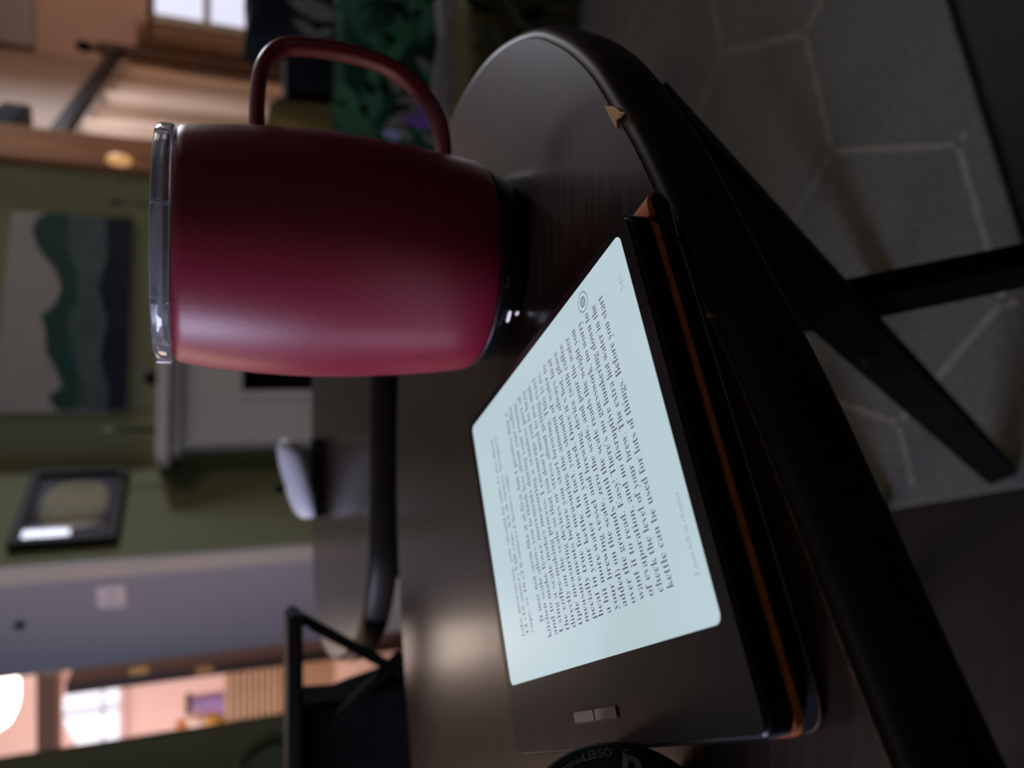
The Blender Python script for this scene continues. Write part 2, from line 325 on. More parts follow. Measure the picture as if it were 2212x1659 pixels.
# ------------------------------------------------------------------ e-reader and its folded-back folio
YAW = R(25.7); E0 = Vector((-.0539, .1401, 0))
er = thing('e_reader', 'lit e-reader showing a page of text, lying on its folded case', 'e-reader', (E0.x, E0.y, .0091), YAW)
def rrect(x0, y0, x1, y1, r, n=6):
    o = []
    for cx_, cy_, a0 in ((x1 - r, y1 - r, 0), (x0 + r, y1 - r, 90), (x0 + r, y0 + r, 180), (x1 - r, y0 + r, 270)):
        o += [(cx_ + r * math.cos(R(a0 + 90 * i / n)), cy_ + r * math.sin(R(a0 + 90 * i / n))) for i in range(n + 1)]
    return o
mm = .001
bm = prism(bmesh.new(), rrect(-24.5 * mm, -6 * mm, 111 * mm, 148.2 * mm, 4 * mm), 0, 7.9 * mm); bmesh.ops.recalc_face_normals(bm, faces=bm.faces[:])
bmesh.ops.bevel(bm, geom=[e for e in bm.edges if abs(e.verts[0].co.z - e.verts[1].co.z) < 1e-6], offset=.0011, segments=3, affect='EDGES')
shell = obj('shell', bm, M['device'], er, True)
try: shell.data.set_sharp_from_angle(angle=R(35))
except Exception: pass
scr = obj('screen', prism(bmesh.new(), rrect(0, 0, 107 * mm, 142.2 * mm, 2.6 * mm), 7.6 * mm, 7.94 * mm), M['screen'], er)
for y0 in (59.5, 74.5):
    bm = prism(bmesh.new(), rrect(-16.0 * mm, y0 * mm, -13.0 * mm, (y0 + 14.2) * mm, .5 * mm, 3), 7.5 * mm, 8.35 * mm); bmesh.ops.recalc_face_normals(bm, faces=bm.faces[:])
    box('button_well', (-14.5 * mm, (y0 + 7.1) * mm, 7.72 * mm), (4.0 * mm, 15.4 * mm, .5 * mm), M['base'], er, bv=.0001, seg=1)
    tag(obj('page_button', bm, M['button'], er), 'taupe page-turn button')
LINES = ['kitchen scale allows you to think less about your coffee', 'and to make fewer movements during your routine.', 'Using a scale makes measuring a seamless part of', 'the coffee-making process. I encourage you to brew', "directly on the scale so that you don\u2019t need to use mul-", 'tiple measuring devices or stress about getting exact', 'measurements before you start brewing. This is es-', 'pecially true for measuring the amount of water to', 'heat in your kettle. In fact, you should always heat', "a bit more water than you need. Once it\u2019s hot, place", 'your brewing vessel and brewing device (with coffee', 'added) on the scale, zero the scale, and pour the water', 'over the grounds until the scale reads the weight you', "want it to read. Easy! There\u2019s no guesswork, no worry", 'of evaporation, and no disruptive hunkering down to', 'check the level of your brew. The extra hot water in the', 'kettle can be used for lots of things. Before you start']
def page(s, x, y, size, width=None, m=M['ink'], off=-.0135):
    me = text_mesh(serif(s), size * mm, None if width is None else width * mm, off)
    o = link('page_text', me, m, scr); o.location = (x * mm, y * mm, 7.97 * mm); return o
for i, s in enumerate(LINES): page(s, 11.4, 95.75 - i * 5.0, 4.85, 85.3)
page('It may not seem like it at first, but I promise that a', 17.2, 100.6, 4.85, 79.0)
for i, s in enumerate(['take measuring, you should be able to use them', '14 (12-ounce) V60 cups, 9.3 (8-ounce) Aeropress', 'cups, or 10 (3.6-ounce) Chemex cups.']):
    page(s, 15.3, 120.4 - i * 4.6, 3.9, (77.5, 77.5, 60)[i])
page('1 min left in chapter', 11.6, 3.7, 2.9, 20.8, M['inkgrey'], -.012); page('34%', 91.2, 3.9, 2.9, 5.2, M['inkgrey'], -.012)
def ring(name, r0, r1, m):
    bm = bmesh.new(); n = 40
    if r0 > 0:
        a = [bm.verts.new((r0 * math.cos(2 * math.pi * i / n), r0 * math.sin(2 * math.pi * i / n), 0)) for i in range(n)]; b = [bm.verts.new((r1 * math.cos(2 * math.pi * i / n), r1 * math.sin(2 * math.pi * i / n), 0)) for i in range(n)]
        for i in range(n): bm.faces.new((a[i], b[i], b[(i + 1) % n], a[(i + 1) % n]))
    else: bm.faces.new([bm.verts.new((r1 * math.cos(2 * math.pi * i / n), r1 * math.sin(2 * math.pi * i / n), 0)) for i in range(n)])
    o = obj(name, bm, m, scr); o.location = (101.2 * mm, 27.4 * mm, 7.97 * mm); return o
ring('touch_ring', 3.05 * mm, 3.3 * mm, M['ink']); ring('touch_ring', 1.4 * mm, 1.7 * mm, M['ink']); ring('touch_dot', 0, 1.38 * mm, M['inkgrey'])

fo = thing('folio_case', 'tan and black folio case folded flat under the e-reader', 'case', (E0.x, E0.y, .0003), YAW)
tag(obj('back_panel', prism(bmesh.new(), rrect(-25 * mm, -5.3 * mm, 110.5 * mm, 147.5 * mm, 4.5 * mm), 6.7 * mm, 8.75 * mm), M['leather'], fo), 'tan leather back panel')
CX, CZ_, RO = 112.0 * mm, 4.4 * mm, 4.35 * mm            # centre line of the fold and its outer radius (wider than tall)
def arc(a0, a1, k, n=12): return [(CX + 6.9 * mm * k * math.cos(R(a0 + (a1 - a0) * i / n)), CZ_ + RO * k * math.sin(R(a0 + (a1 - a0) * i / n))) for i in range(n + 1)]
up_o = arc(90, 0, 1); up_i = [(CX + (6.9 - 1.9 * (a / 90) ** .7 - .12) * mm * math.cos(R(a)), CZ_ + (4.35 - 1.9 * (a / 90) ** .7 - .12) * mm * math.sin(R(a))) for a in [90 * i / 12 for i in range(13)]]
sp = [(110.3 * mm, 8.75 * mm)] + up_o + up_i + [(110.3 * mm, 6.7 * mm)]
tag(extr('spine', [(x, -5.3 * mm, z) for x, z in sp], (0, 152.5 * mm, 0), M['leather'], fo), 'tan leather fold of the spine')
lo = [(104 * mm, 6.6 * mm), (110.3 * mm, 6.6 * mm)] + [(x - .02 * mm, z - .02 * mm) for x, z in up_i[::-1]] + arc(-6, -90, .985) + [(104 * mm, .12 * mm)]
tag(extr('lining', [(x, -5.2 * mm, z) for x, z in lo], (0, 152 * mm, 0), M['lining'], fo), 'black fabric inside the fold')
tag(obj('spine_edge', tube(bmesh.new(), [Vector((x, -5.35 * mm, z)) for x, z in arc(20, -62, 1.0)] + [Vector((108 * mm, -5.5 * mm, 1.2 * mm)), Vector((103 * mm, -5.6 * mm, 1.5 * mm))], .00026, 6), M['piping'], fo), 'thin brown leather edge')
tag(obj('front_cover', prism(bmesh.new(), rrect(-25 * mm, -5.6 * mm, 106 * mm, 147.5 * mm, 7 * mm), .05 * mm, 1.75 * mm), M['lining'], fo), 'black lined front cover')
bm = bmesh.new(); ro = rrect(-25.1 * mm, -5.7 * mm, 106 * mm, 147.6 * mm, 7 * mm)
prism(bm, ro, 1.35 * mm, 1.72 * mm); tag(obj('cover_edge', bm, M['piping'], fo), 'thin brown leather edge')
tag(obj('filler', prism(bmesh.new(), rrect(-23 * mm, -2 * mm, 106 * mm, 144 * mm, 6 * mm), 1.8 * mm, 6.6 * mm), M['lining'], fo), 'dark padding inside the fold')

# ------------------------------------------------------------------ round tin leaning on the e-reader
tc_ = EYE + ray(1338, 1880) * .1945
ax = (EYE - tc_).normalized(); zr = .0305
tin = thing('round_tin', 'black round tin with pale print leaning beside the e-reader', 'tin', tc_)
tin.rotation_euler = ax.to_track_quat('Z', 'Y').to_euler()
obj('tin_body', lathe(bmesh.new(), [(.0285, -.013), (.0300, -.012), (.0303, -.001), (.0300, .0002), (.0292, .0008), (.0, .0008)], 72, False), M['tin'], tin, True)
q = tin.rotation_euler.to_matrix().inverted()
def plan(x, y):                                       # where a sight line meets the face of the tin, in its own plane
    d = ray(x, y); p = EYE + d * ((tc_ - EYE).dot(ax) / d.dot(ax)); return q @ (p - tc_)
def ringword(s, ang, r, size):
    me = text_mesh(s, size, align='CENTER', res=2)
    for v in me.vertices:
        a = ang - v.co.x / r; rr = r + v.co.y; v.co = Vector((rr * math.cos(a), rr * math.sin(a), .00095))
    link('printed_word', me, M['tinprint'], tin)
aa = [math.atan2(p.y, p.x) for p in (plan(1230, 1645), plan(1270, 1632), plan(1290, 1622), plan(1312, 1618), plan(1352, 1612))]
for s, a, z in zip(('roasted', 'LE', 'ES', 'O', 'C'), aa, (.0030, .0036, .0036, .0036, .0034)): ringword(s, a, .0264, z * .86)
bm = bmesh.new(); tube(bm, [(.0205 * math.cos(t * .0654), .0205 * math.sin(t * .0654), .0009) for t in range(97)], .00018, 6); obj('printed_ring', bm, M['tinprint'], tin)
pc = plan(1365, 1672); me = text_mesh('R', .012, align='CENTER', offset=.02); a = math.atan2(pc.y, pc.x) - math.pi / 2
for v in me.vertices: v.co = Matrix.Rotation(a, 3, 'Z') @ Vector((v.co.x, v.co.y - .004, 0)) + Vector((pc.x, pc.y, .00095))
link('printed_word', me, M['tinprint'], tin)

# ------------------------------------------------------------------ rug with woven honeycomb
RP = Vector((-.086, .457, 0)); e1 = Vector((.959, .283, 0)); e2 = Vector((-.283, .959, 0))
rug = thing('rug', 'charcoal rug with pale honeycomb lines under the tables', 'rug', (0, 0, ZF))
RW, RH = 2.2, 1.5
bm = bmesh.new(); c0 = [RP, RP + e1 * RW, RP + e1 * RW + e2 * RH, RP + e2 * RH]
prism(bm, [(p.x, p.y) for p in c0], .0005, .007); bmesh.ops.recalc_face_normals(bm, faces=bm.faces[:]); bevel(bm, .002, 1); obj('pile', bm, M['rug'], rug)
bm = bmesh.new(); a_ = .187; B0 = Vector((.312, .777, 0)); u1 = lambda d: Vector((math.cos(R(d)), math.sin(R(d)), 0)) * a_
t1, t2 = u1(16) - u1(136), u1(16) - u1(256)
def inside(p): d = p - RP; return .012 < d.dot(e1) < RW - .012 and .012 < d.dot(e2) < RH - .012
for i in range(-14, 15):
    for j in range(-14, 15):
        b0 = B0 + t1 * i + t2 * j
        for dg in (16, 136, 256):
            p, q_ = b0, b0 + u1(dg); k = 12; pts = [p.lerp(q_, s / k) for s in range(k + 1)]; pts = [x for x in pts if inside(x)]
            if len(pts) < 2: continue
            n_ = Vector((-(q_ - p).y, (q_ - p).x, 0)).normalized(); L = [bm.verts.new(x + n_ * (.0042 + random.uniform(-.0006, .0006)) + Vector((0, 0, .0079))) for x in pts]; Rr = [bm.verts.new(x - n_ * (.0042 + random.uniform(-.0006, .0006)) + Vector((0, 0, .0079))) for x in pts]
            for s in range(len(pts) - 1): bm.faces.new((L[s], L[s + 1], Rr[s + 1], Rr[s]))
o = obj('honeycomb_line', bm, M['rugline'], rug); o['kind'] = 'stuff'

# ------------------------------------------------------------------ white case on the far table
wc = thing('white_case', 'white rounded case on dark feet on the far table', 'case', (-.106, .905, 0))
wc.scale = (.83, 1, .95)
sec = [(-.020, .014), (.022, .014), (.030, .022), (.028, .036), (.018, .046), (-.012, .046), (-.024, .036), (-.026, .022)]
bm = bmesh.new(); rows = []
for s_, k, dz in ((-.060, .45, -.012), (-.054, .80, -.012), (-.030, 1, -.007), (.0, 1.05, -.001), (.030, 1.02, .005), (.046, .85, .009), (.052, .5, .010)):
    rows.append([bm.verts.new((s_, y * k, .026 + (z - .026) * k + dz + .004)) for y, z in sec])
for a, b in zip(rows, rows[1:]):
    for i in range(8): bm.faces.new((a[i], a[(i + 1) % 8], b[(i + 1) % 8], b[i]))
bm.faces.new(rows[0][::-1]); bm.faces.new(rows[-1])
cs = obj('case_shell', bm, mat('white_plastic', (.62, .63, .68), .4, .4, noise=.03, nscale=30), wc, True); ms = cs.modifiers.new('s', 'SUBSURF'); ms.levels = ms.render_levels = 1
box('base_pad', (.0, .0, .008), (.086, .026, .014), M['black'], wc, bv=.003)
for sx in (-.050, .046): box('foot', (sx, 0, .007), (.014, .036, .0136), M['black'], wc, bv=.003)
box('top_knob', (-.018, 0, .052), (.012, .012, .012), M['black'], wc, bv=.003)

# ------------------------------------------------------------------ black folding chair left of the far table
ch = thing('folding_chair', 'black folding chair with crossed side struts at the left', 'chair', (-.4, .7, ZF))
YC = .66
pa, pb = aty(634, 1318, YC), aty(634, 1700, YC); pa.z = pb.z = (pa.z + pb.z) / 2
def between(a, b, w, name, parent=ch, Y=YC, d=.012): return beam(name, aty(*a, Y), aty(*b, Y), w, d, M['black'], parent, (0, 1, 0), .002)
beam('armrest', pa, Vector((-.62, YC, pa.z)), .0125, .035, M['black'], ch, (0, 1, 0), .003)
between((628, 1322), (1000, 1525), .0075, 'side_strut'); between((720, 1560), (868, 1412), .008, 'side_strut')
between((668, 1352), (850, 1450), .004, 'side_strut')
so = [aty(x, y, YC + .004) for x, y in ((645, 1526), (735, 1520), (770, 1505), (868, 1470), (930, 1460), (960, 2200), (645, 2250))]
extr('seat_fabric', so, (0, .05, 0), M['blackcloth'], ch, bv=.004)
so = [aty(x, y, YC + .25) for x, y in ((508, 2150), (505, 1700), (515, 1655), (545, 1625), (585, 1603), (602, 1597), (612, 1604), (640, 1600), (640, 1700), (642, 2150))]
extr('backrest', so, (0, .03, 0), mat('dark_green_cloth', (.030, .036, .014), .95, .1, noise=.4, nscale=25), ch, bv=.004)
for x_ in (-.30, -.56): beam('leg', Vector((x_, YC + .02, -.12)), Vector((x_ + .05, YC + .02, ZF + .003)), .02, .02, M['black'], ch, (0, 1, 0))
for x_ in (-.50, -.62): beam('back_post', Vector((x_, .955, ZF + .003)), Vector((x_, .955, .11)), .02, .02, M['black'], ch, (0, 1, 0))
beam('stretcher', Vector((-.54, YC + .03, -.10)), Vector((-.50, .95, -.10)), .016, .016, M['black'], ch)
beam('stretcher', Vector((-.62, YC, pa.z - .02)), Vector((-.62, .95, pa.z - .02)), .016, .016, M['black'], ch)
kids(ch)

# ------------------------------------------------------------------ corner fireplace and what hangs round it
nF = Vector((dirv(AZF).y, -dirv(AZF).x, 0)); P0F = cor2 + nF * .0
def fw(x, y, off=0.0): return atwall(x, y, P0F + nF * off, AZF)
def flen(p): return (p - cor2).dot(dirv(AZF))
l0, l1 = flen(fw(560, 972)), flen(fw(560, 972)) + 1.12; zt = fw(345, 900).z
fp = thing('fireplace', 'white fireplace surround with a dark firebox in the corner', 'fireplace', (cor2.x + .3, cor2.y + .1, ZF))
fb0 = flen(fw(600, 866)); fb1 = l1 - (fb0 - l0); fbz = fw(522, 850).z
def fbox(name, a, b, z0, z1, d, m, push=0, parent=fp): return trimbox(name, cor2, AZF, a, b, z0, z1, d, m, parent, push=push)
fbox('pilaster', l0, fb0 - .03, ZF, zt - .06, .12, M['white']); fbox('pilaster', fb1 + .03, l1, ZF, zt - .06, .12, M['white'])
fbox('frieze', fb0 - .03, fb1 + .03, fbz + .02, zt - .06, .118, M['white'])
fbox('inner_frame', fb0 - .03, fb0, ZF, fbz + .02, .135, M['white']); fbox('inner_frame', fb1, fb1 + .03, ZF, fbz + .02, .135, M['white']); fbox('inner_frame', fb0, fb1, fbz, fbz + .02, .135, M['white'])
fbox('firebox', fb0, fb1, ZF + .02, fbz, .03, M['blackcloth'])
fbox('crown_moulding', l0 - .03, l1 + .03, zt - .085, zt - .045, .16, M['white'])
fbox('mantel_shelf', l0 - .075, l1 + .075, zt - .045, zt, .215, M['white'])
kids(fp)
# landscape painting: canvas with hills laid on as low relief of paint
pn = thing('landscape_painting', 'green and white landscape painting above the mantel', 'painting', fw(150, 690))
lp0, lp1 = flen(fw(150, 893)), flen(fw(150, 472)); pz0, pz1 = fw(280, 700).z, fw(12, 700).z + .01
CW, CH = lp1 - lp0, pz1 - pz0
def canvas(name, pts, d0, d1, m):                     # pts in fractions of the canvas
    t = dirv(AZF); bm = bmesh.new(); rows = []
    for d in (d0, d1): rows.append([bm.verts.new(cor2 + t * (lp0 + u * CW) + Vector((0, 0, pz0 + v * CH)) + nF * d) for u, v in pts])
    n = len(pts); bm.faces.new(rows[0]); bm.faces.new(rows[1])
    for i in range(n): bm.faces.new((rows[0][i], rows[0][(i + 1) % n], rows[1][(i + 1) % n], rows[1][i]))
    return obj(name, bm, m, pn)
canvas('canvas', [(0, 0), (1, 0), (1, 1), (0, 1)], .002, .030, mat('painted_sky', (.30, .27, .235), .8, .2, noise=.08, nscale=6))
hill = mat('painted_hill', (.012, .058, .045), .8, .2, nscale=9, col2=(.028, .045, .036)); mist = mat('painted_mist', (.085, .115, .10), .8, .2, nscale=10, col2=(.045, .075, .068)); deep = mat('painted_shore', (.010, .013, .022), .8, .2, noise=.3, nscale=10)
canvas('painted_hill', [(0, .0), (1, .0), (1, .72), (.97, .80), (.90, .83), (.80, .76), (.70, .62), (.60, .56), (.52, .60), (.46, .70), (.38, .66), (.28, .64), (.20, .56), (.12, .50), (.06, .60), (0, .52)], .0302, .0312, hill)
canvas('painted_mist', [(0, .10), (1, .18), (1, .52), (.85, .56), (.70, .44), (.55, .42), (.40, .50), (.25, .42), (.10, .34), (0, .38)], .0314, .0320, mist)
canvas('painted_shore', [(0, 0), (1, 0), (1, .24), (.80, .20), (.60, .26), (.45, .18), (.25, .22), (.10, .14), (0, .15)], .0322, .0328, deep)
kids(pn)
# slim candle stands on the mantel
def stand(px, py, px2, lab, knob):
    p = fw(px, py, .10); c = thing('candle_stand', lab, 'candle stand', (p.x, p.y, zt), group=None)
    hgt = fw(px2, py, .10).z - zt
    obj('stem', lathe(bmesh.new(), [(.03, 0), (.03, .006), (.008, .012), (.006, hgt * .5), (.009, hgt * .52), (.005, hgt * .56), (.004, hgt - .01)], 20), M['black'], c, True)
    bm = lathe(bmesh.new(), [(.004, hgt - .02), (.012, hgt - .01), (.010, hgt + .02), (.002, hgt + .04)], 16); obj('candle_cup', bm, knob, c, True)
stand(345, 928, 240, 'slim dark candle stand at the left end of the mantel', mat('dull_glass', (.16, .17, .13), .3))
stand(345, 444, 250, 'short dark candle stand by the right end of the mantel', M['black'])
vp = fw(338, 815, .12); va = thing('dark_vase', 'small dark vase on the mantel beside the mug lid', 'vase', (vp.x, vp.y, zt))
obj('vase_body', lathe(bmesh.new(), [(.02, 0), (.032, .01), (.034, .025), (.022, .045), (.016, .05), (.012, .048)], 24), M['black'], va, True)
# framed print on the side wall
nP = Vector((dirv(AZP).y, -dirv(AZP).x, 0))
def pw(x, y): return atwall(x, y, CAP0, AZP)
fr = thing('framed_print', 'dark framed oval print under glass on the green side wall', 'picture', pw(150, 1110))
c4 = [pw(10, 1193), pw(76, 1029), pw(275, 1026), pw(253, 1178)]
u0, u1_ = (c4[0] - CAP0).dot(dirv(AZP)), (c4[1] - CAP0).dot(dirv(AZP)); z1_, z0_ = (c4[0].z + c4[1].z) / 2, (c4[2].z + c4[3].z) / 2
def pbox(name, a, b, z0, z1, d, m, push=0): return trimbox(name, CAP0, AZP, a, b, z0, z1, d, m, fr, bv=0.002, push=push)
f_ = .03
pbox('frame_rail', u0, u1_, z0_, z0_ + f_, .03, M['black']); pbox('frame_rail', u0, u1_, z1_ - f_, z1_, .03, M['black']); pbox('frame_rail', u0, u0 + f_, z0_ + f_, z1_ - f_, .03, M['black']); pbox('frame_rail', u1_ - f_, u1_, z0_ + f_, z1_ - f_, .03, M['black'])
pbox('mat_board', u0 + f_, u1_ - f_, z0_ + f_, z1_ - f_, .010, mat('slate_mat_board', (.085, .088, .13), .7))
bm = bmesh.new(); uc, zc_ = (u0 + u1_) / 2 + .01, (z0_ + z1_) / 2 - .005
prism(bm, [(.145 * math.copysign(abs(math.cos(t)) ** .7, math.cos(t)), .10 * math.copysign(abs(math.sin(t)) ** .7, math.sin(t))) for t in [2 * math.pi * i / 40 for i in range(40)]], 0, .002)
t_ = dirv(AZP); Mx = Matrix(((t_.x, 0, nP.x, 0), (t_.y, 0, nP.y, 0), (0, 1, 0, 0), (0, 0, 0, 1)))
bm.transform(Matrix.Translation(CAP0 + t_ * uc + Vector((0, 0, zc_ - CAP0.z)) + nP * .0105) @ Mx); obj('oval_print', bm, mat('sepia_print', (.62, .54, .33), .7, .2, nscale=11, col2=(.34, .33, .25)), fr)
bm = bmesh.new(); prism(bm, [(-(u1_ - u0) / 2 + f_, -(z1_ - z0_) / 2 + f_), ((u1_ - u0) / 2 - f_, -(z1_ - z0_) / 2 + f_), ((u1_ - u0) / 2 - f_, (z1_ - z0_) / 2 - f_), (-(u1_ - u0) / 2 + f_, (z1_ - z0_) / 2 - f_)], 0, .002)
bm.transform(Matrix.Translation(CAP0 + t_ * ((u0 + u1_) / 2) + Vector((0, 0, (z0_ + z1_) / 2)) + nP * .018) @ Mx); obj('glazing', bm, mat('picture_glass', (1, 1, 1), .01, .6, trans=1, ior=1.45), fr)
kids(fr)
# light switch and a hook on the wall end
def cw(x, y): return atwall(x, y, CAP0, AZC)
def cl(p): return (p - CAP0).dot(dirv(AZC))
sa, sb = cl(cw(240, 1262)), cl(cw(240, 1311)); sz0, sz1 = cw(273, 1285).z, cw(209, 1285).z
sw = thing('switch_plate', 'pale double light switch plate on the grey wall end', 'light switch', cw(240, 1286))
trimbox('cover_plate', CAP0, AZC, sa, sb, sz0, sz1, -.007, mat('almond_plastic', (.86, .77, .75), .45), sw)
for k in (.3, .7): trimbox('toggle', CAP0, AZC, sa + (sb - sa) * k - .006, sa + (sb - sa) * k + .006, (sz0 + sz1) / 2 - .014, (sz0 + sz1) / 2 + .014, -.014, mat('almond_toggle', (.80, .71, .69), .45), sw)
kids(sw)
hk = thing('wall_hook', 'tiny black hook near the top of the grey wall end', 'hook', cw(43, 1347)); p = cw(43, 1347)
box('hook_plate', p + Vector((-.004, -.008, 0)), (.016, .01, .028), M['black'], hk, bv=.002); box('hook_peg', p + Vector((-.01, -.022, -.004)), (.008, .022, .008), M['black'], hk, bv=.002); kids(hk)

# ------------------------------------------------------------------ kitchen seen through the opening
def kb(name, x0, y0, x1, y1, Y, d, m, parent=None, bv=.003):     # a block whose front spans two picture corners at distance Y
    p, q2 = aty(x0, y0, Y), aty(x1, y1, Y); xa, xb = sorted((p.x, q2.x)); za, zb = sorted((p.z, q2.z))
    return box(name, ((xa + xb) / 2, Y + d / 2, (za + zb) / 2), (xb - xa, d, zb - za), m, parent, bv=bv)
setting(kb('beam', 78, 1400, 120, 1660, 4.3, .16, M['kgrey'])).name = 'trim_3'
setting(kb('beam', 119, 1400, 131, 1660, 4.28, .05, M['kitchen'])).name = 'trim_4'
dr = thing('door_1', 'dark brown open door edge with brass hinges', 'door', (0, 0, 0)); dr['kind'] = 'structure'
del dr['category']; del dr['label']
tdr = aty(300, 1446, 3.05); tdz = aty(140, 1460, 3.05).z
box('door_leaf', (tdr.x - .03, 3.30, (tdz + ZF) / 2), (.04, .55, tdz - ZF - .01), M['brown'], dr, bv=.003)
for x_ in (112, 300, 442): p = aty(x_, 1447, 3.0); box('hinge', (p.x - .005, 3.012, p.z), (.022, .02, .06), M['brass'], dr, bv=.002)
win = [aty(x, y, KY - .05) for x, y in ((264, 1478), (200, 1478), (150, 1478), (136, 1492), (130, 1515), (129, 1540), (133, 1565), (143, 1588), (157, 1608), (170, 1640), (262, 1640))]
w1 = thing('window_1', None, None, (0, 0, 0)); w1['kind'] = 'structure'
extr('window_pane', win, (0, .02, 0), mat('bright_daylight_pane', (.6, .65, .7), .3, emit=(.74, .80, .96), estr=.82), w1)
cw_ = sum(win, Vector()) / len(win)
for a, b in zip(win, win[1:] + win[:1]): beam('window_frame', a, b, .035, .05, M['kitchen'], w1, (0, 1, 0), .001)
pw0 = aty(222, 1478, KY - .07); beam('muntin', pw0, Vector((pw0.x - 1.0, pw0.y, pw0.z)), .012, .02, M['cap'], w1, (0, 1, 0), .001)
pw0 = aty(264, 1528, KY - .07); beam('muntin', pw0, Vector((pw0.x, pw0.y, pw0.z + .48)), .012, .02, M['cap'], w1, (0, 1, 0), .001)
# slatted cream cabinet
cb = thing('slatted_cabinet', 'cream slatted cabinet low in the bright kitchen', 'cabinet', (-2.2, 5.2, ZF))
p, q2 = aty(486, 1425, 5.1), aty(606, 1640, 5.1); za, zb = q2.z, p.z
box('cabinet_body', ((p.x + q2.x) / 2, 5.32, (zb + ZF) / 2), (abs(p.x - q2.x), .38, zb - ZF - .01), mat('tan_cabinet_paint', (.50, .35, .23), .6, .3, noise=.08, nscale=6), cb, bv=.004)
ns = 9
for i in range(ns):
    z_ = za + (zb - za) * (i + .5) / ns; box('slat', ((p.x + q2.x) / 2, 5.115, z_), (abs(p.x - q2.x) - .04, .02, (zb - za) / ns * .55), M['cream'], cb, bv=.003)
kids(cb)
pt = thing('flower_vase', 'gold vase of white and orange blooms by the kitchen opening', 'vase', (0, 0, 0))
for nm, x_, y_, r_, c_ in (('bloom', 391, 1566, .035, (.75, .30, .08)), ('bloom', 424, 1553, .05, (.85, .70, .62)), ('vase_body', 458, 1553, .045, (.70, .42, .08))):
    bm = bmesh.new(); bmesh.ops.create_icosphere(bm, subdivisions=2, radius=r_); bm.transform(Matrix.Translation(aty(x_, y_, 5.18))); obj(nm, bm, mat(nm + str(x_), c_, .6, noise=.2, nscale=40), pt, True)
vz = aty(486, 1553, 5.18); bm = lathe(bmesh.new(), [(.03, 0), (.035, .02), (.02, .05)], 20); bm.transform(Matrix.Translation(Vector((vz.x, vz.y, zb + .001)))); obj('vase_foot', bm, M['brass'], pt, True)
pb = thing('storage_box', 'small violet box under a brown lid in the kitchen', 'box', (0, 0, 0))
kb('box_lid', 400, 1512, 412, 1546, 5.33, .12, M['brown'], pb); kb('box_side', 412, 1514, 484, 1544, 5.34, .10, mat('violet_card', (.34, .24, .58), .6, noise=.1), pb)
lp = aty(-20, 1505, 4.9); lm = thing('pendant_lamp', 'glowing white pendant lamp at the top left of the kitchen', 'lamp', (lp.x, lp.y, lp.z))
bm = lathe(bmesh.new(), [(.03, .46), (.10, .44), (.16, .36), (.19, .22), (.20, .06), (.185, -.03), (.15, -.09), (.09, -.118), (.001, -.125)], 32); obj('lamp_shade', bm, mat('lit_opal_glass', (.9, .85, .75), .4, emit=(1, .82, .68), estr=6), lm, True)
obj('cord', tube(bmesh.new(), [(0, 0, .44), (0, 0, ZC - lp.z - .003)], .006, 8), M['black'], lm)

# ------------------------------------------------------------------ den on the right
def dw(x, y): return atwall(x, y, br, 28)
setting(trimbox('trim_5', br, AZF, -.10, .06, ZF, ZC, .05, M['orangewood']))
sc_ = thing('post_glow', 'amber blob added as the warm glow on the brown door post', 'lamp', (0, 0, 0)); p = atwall(258, 346, br + nF * .06, AZF)
bm = lathe(bmesh.new(), [(.006, -.05), (.022, -.035), (.028, 0), (.022, .035), (.006, .05)], 20); bm.transform(Matrix.Translation(p)); obj('glow_blob', bm, mat('amber_glow', (.7, .4, .15), .4, emit=(1, .50, .20), estr=.5), sc_, True)  # added glowing shape standing in for the warm glow on the wood
box('glow_backing', p - nF * .035, (.04, .02, .12), M['brown'], sc_, bv=.003); kids(sc_)
def curtain(name, a, b, z0, z1, amp, pitch, m, lab):
    a, b = Vector(a), Vector(b); t = (b - a); L = t.length; t.normalize(); n_ = Vector((t.y, -t.x, 0)); N = int(L / pitch * 10); bm = bmesh.new(); rows = []
    for zi in range(6):
        z = z0 + (z1 - z0) * zi / 5; rows.append([])
        for i in range(N + 1):
            s_ = L * i / N; ph = 2 * math.pi * s_ / pitch + .5 * math.sin(zi * 1.1 + s_ * 3); rows[-1].append(bm.verts.new(a + t * s_ + n_ * (.02 + amp * (1 + math.sin(ph)) * (1 - .25 * zi / 5)) + Vector((0, 0, z))))
    for r0, r1 in zip(rows, rows[1:]):
        for i in range(N): bm.faces.new((r0[i], r0[i + 1], r1[i + 1], r1[i]))
    o = obj(name, bm, m, None, True); ul = o.data.uv_layers.new(name='cloth')
    for lp_ in o.data.loops: v_ = o.data.vertices[lp_.vertex_index].co; ul.data[lp_.index].uv = ((v_ - a).dot(t), v_.z)
    so_ = o.modifiers.new('t', 'SOLIDIFY'); so_.thickness = .004; tag(o, lab, 'curtain'); return o
drape = bpy.data.materials.new('peach_drape_fold_shade'); drape.use_nodes = True; t = drape.node_tree; pb_ = t.nodes['Principled BSDF']; pb_.inputs['Roughness'].default_value = .85; pb_.inputs['Specular IOR Level'].default_value = .2
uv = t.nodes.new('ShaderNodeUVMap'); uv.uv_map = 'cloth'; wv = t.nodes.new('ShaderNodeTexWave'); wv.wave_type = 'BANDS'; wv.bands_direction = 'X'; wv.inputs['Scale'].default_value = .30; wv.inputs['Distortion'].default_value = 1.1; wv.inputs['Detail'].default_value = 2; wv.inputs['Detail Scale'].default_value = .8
rp = t.nodes.new('ShaderNodeValToRGB'); rp.color_ramp.elements[0].color = (.24, .135, .075, 1); rp.color_ramp.elements[1].color = (.62, .42, .30, 1); rp.color_ramp.elements[0].position = .15; rp.color_ramp.elements[1].position = .7
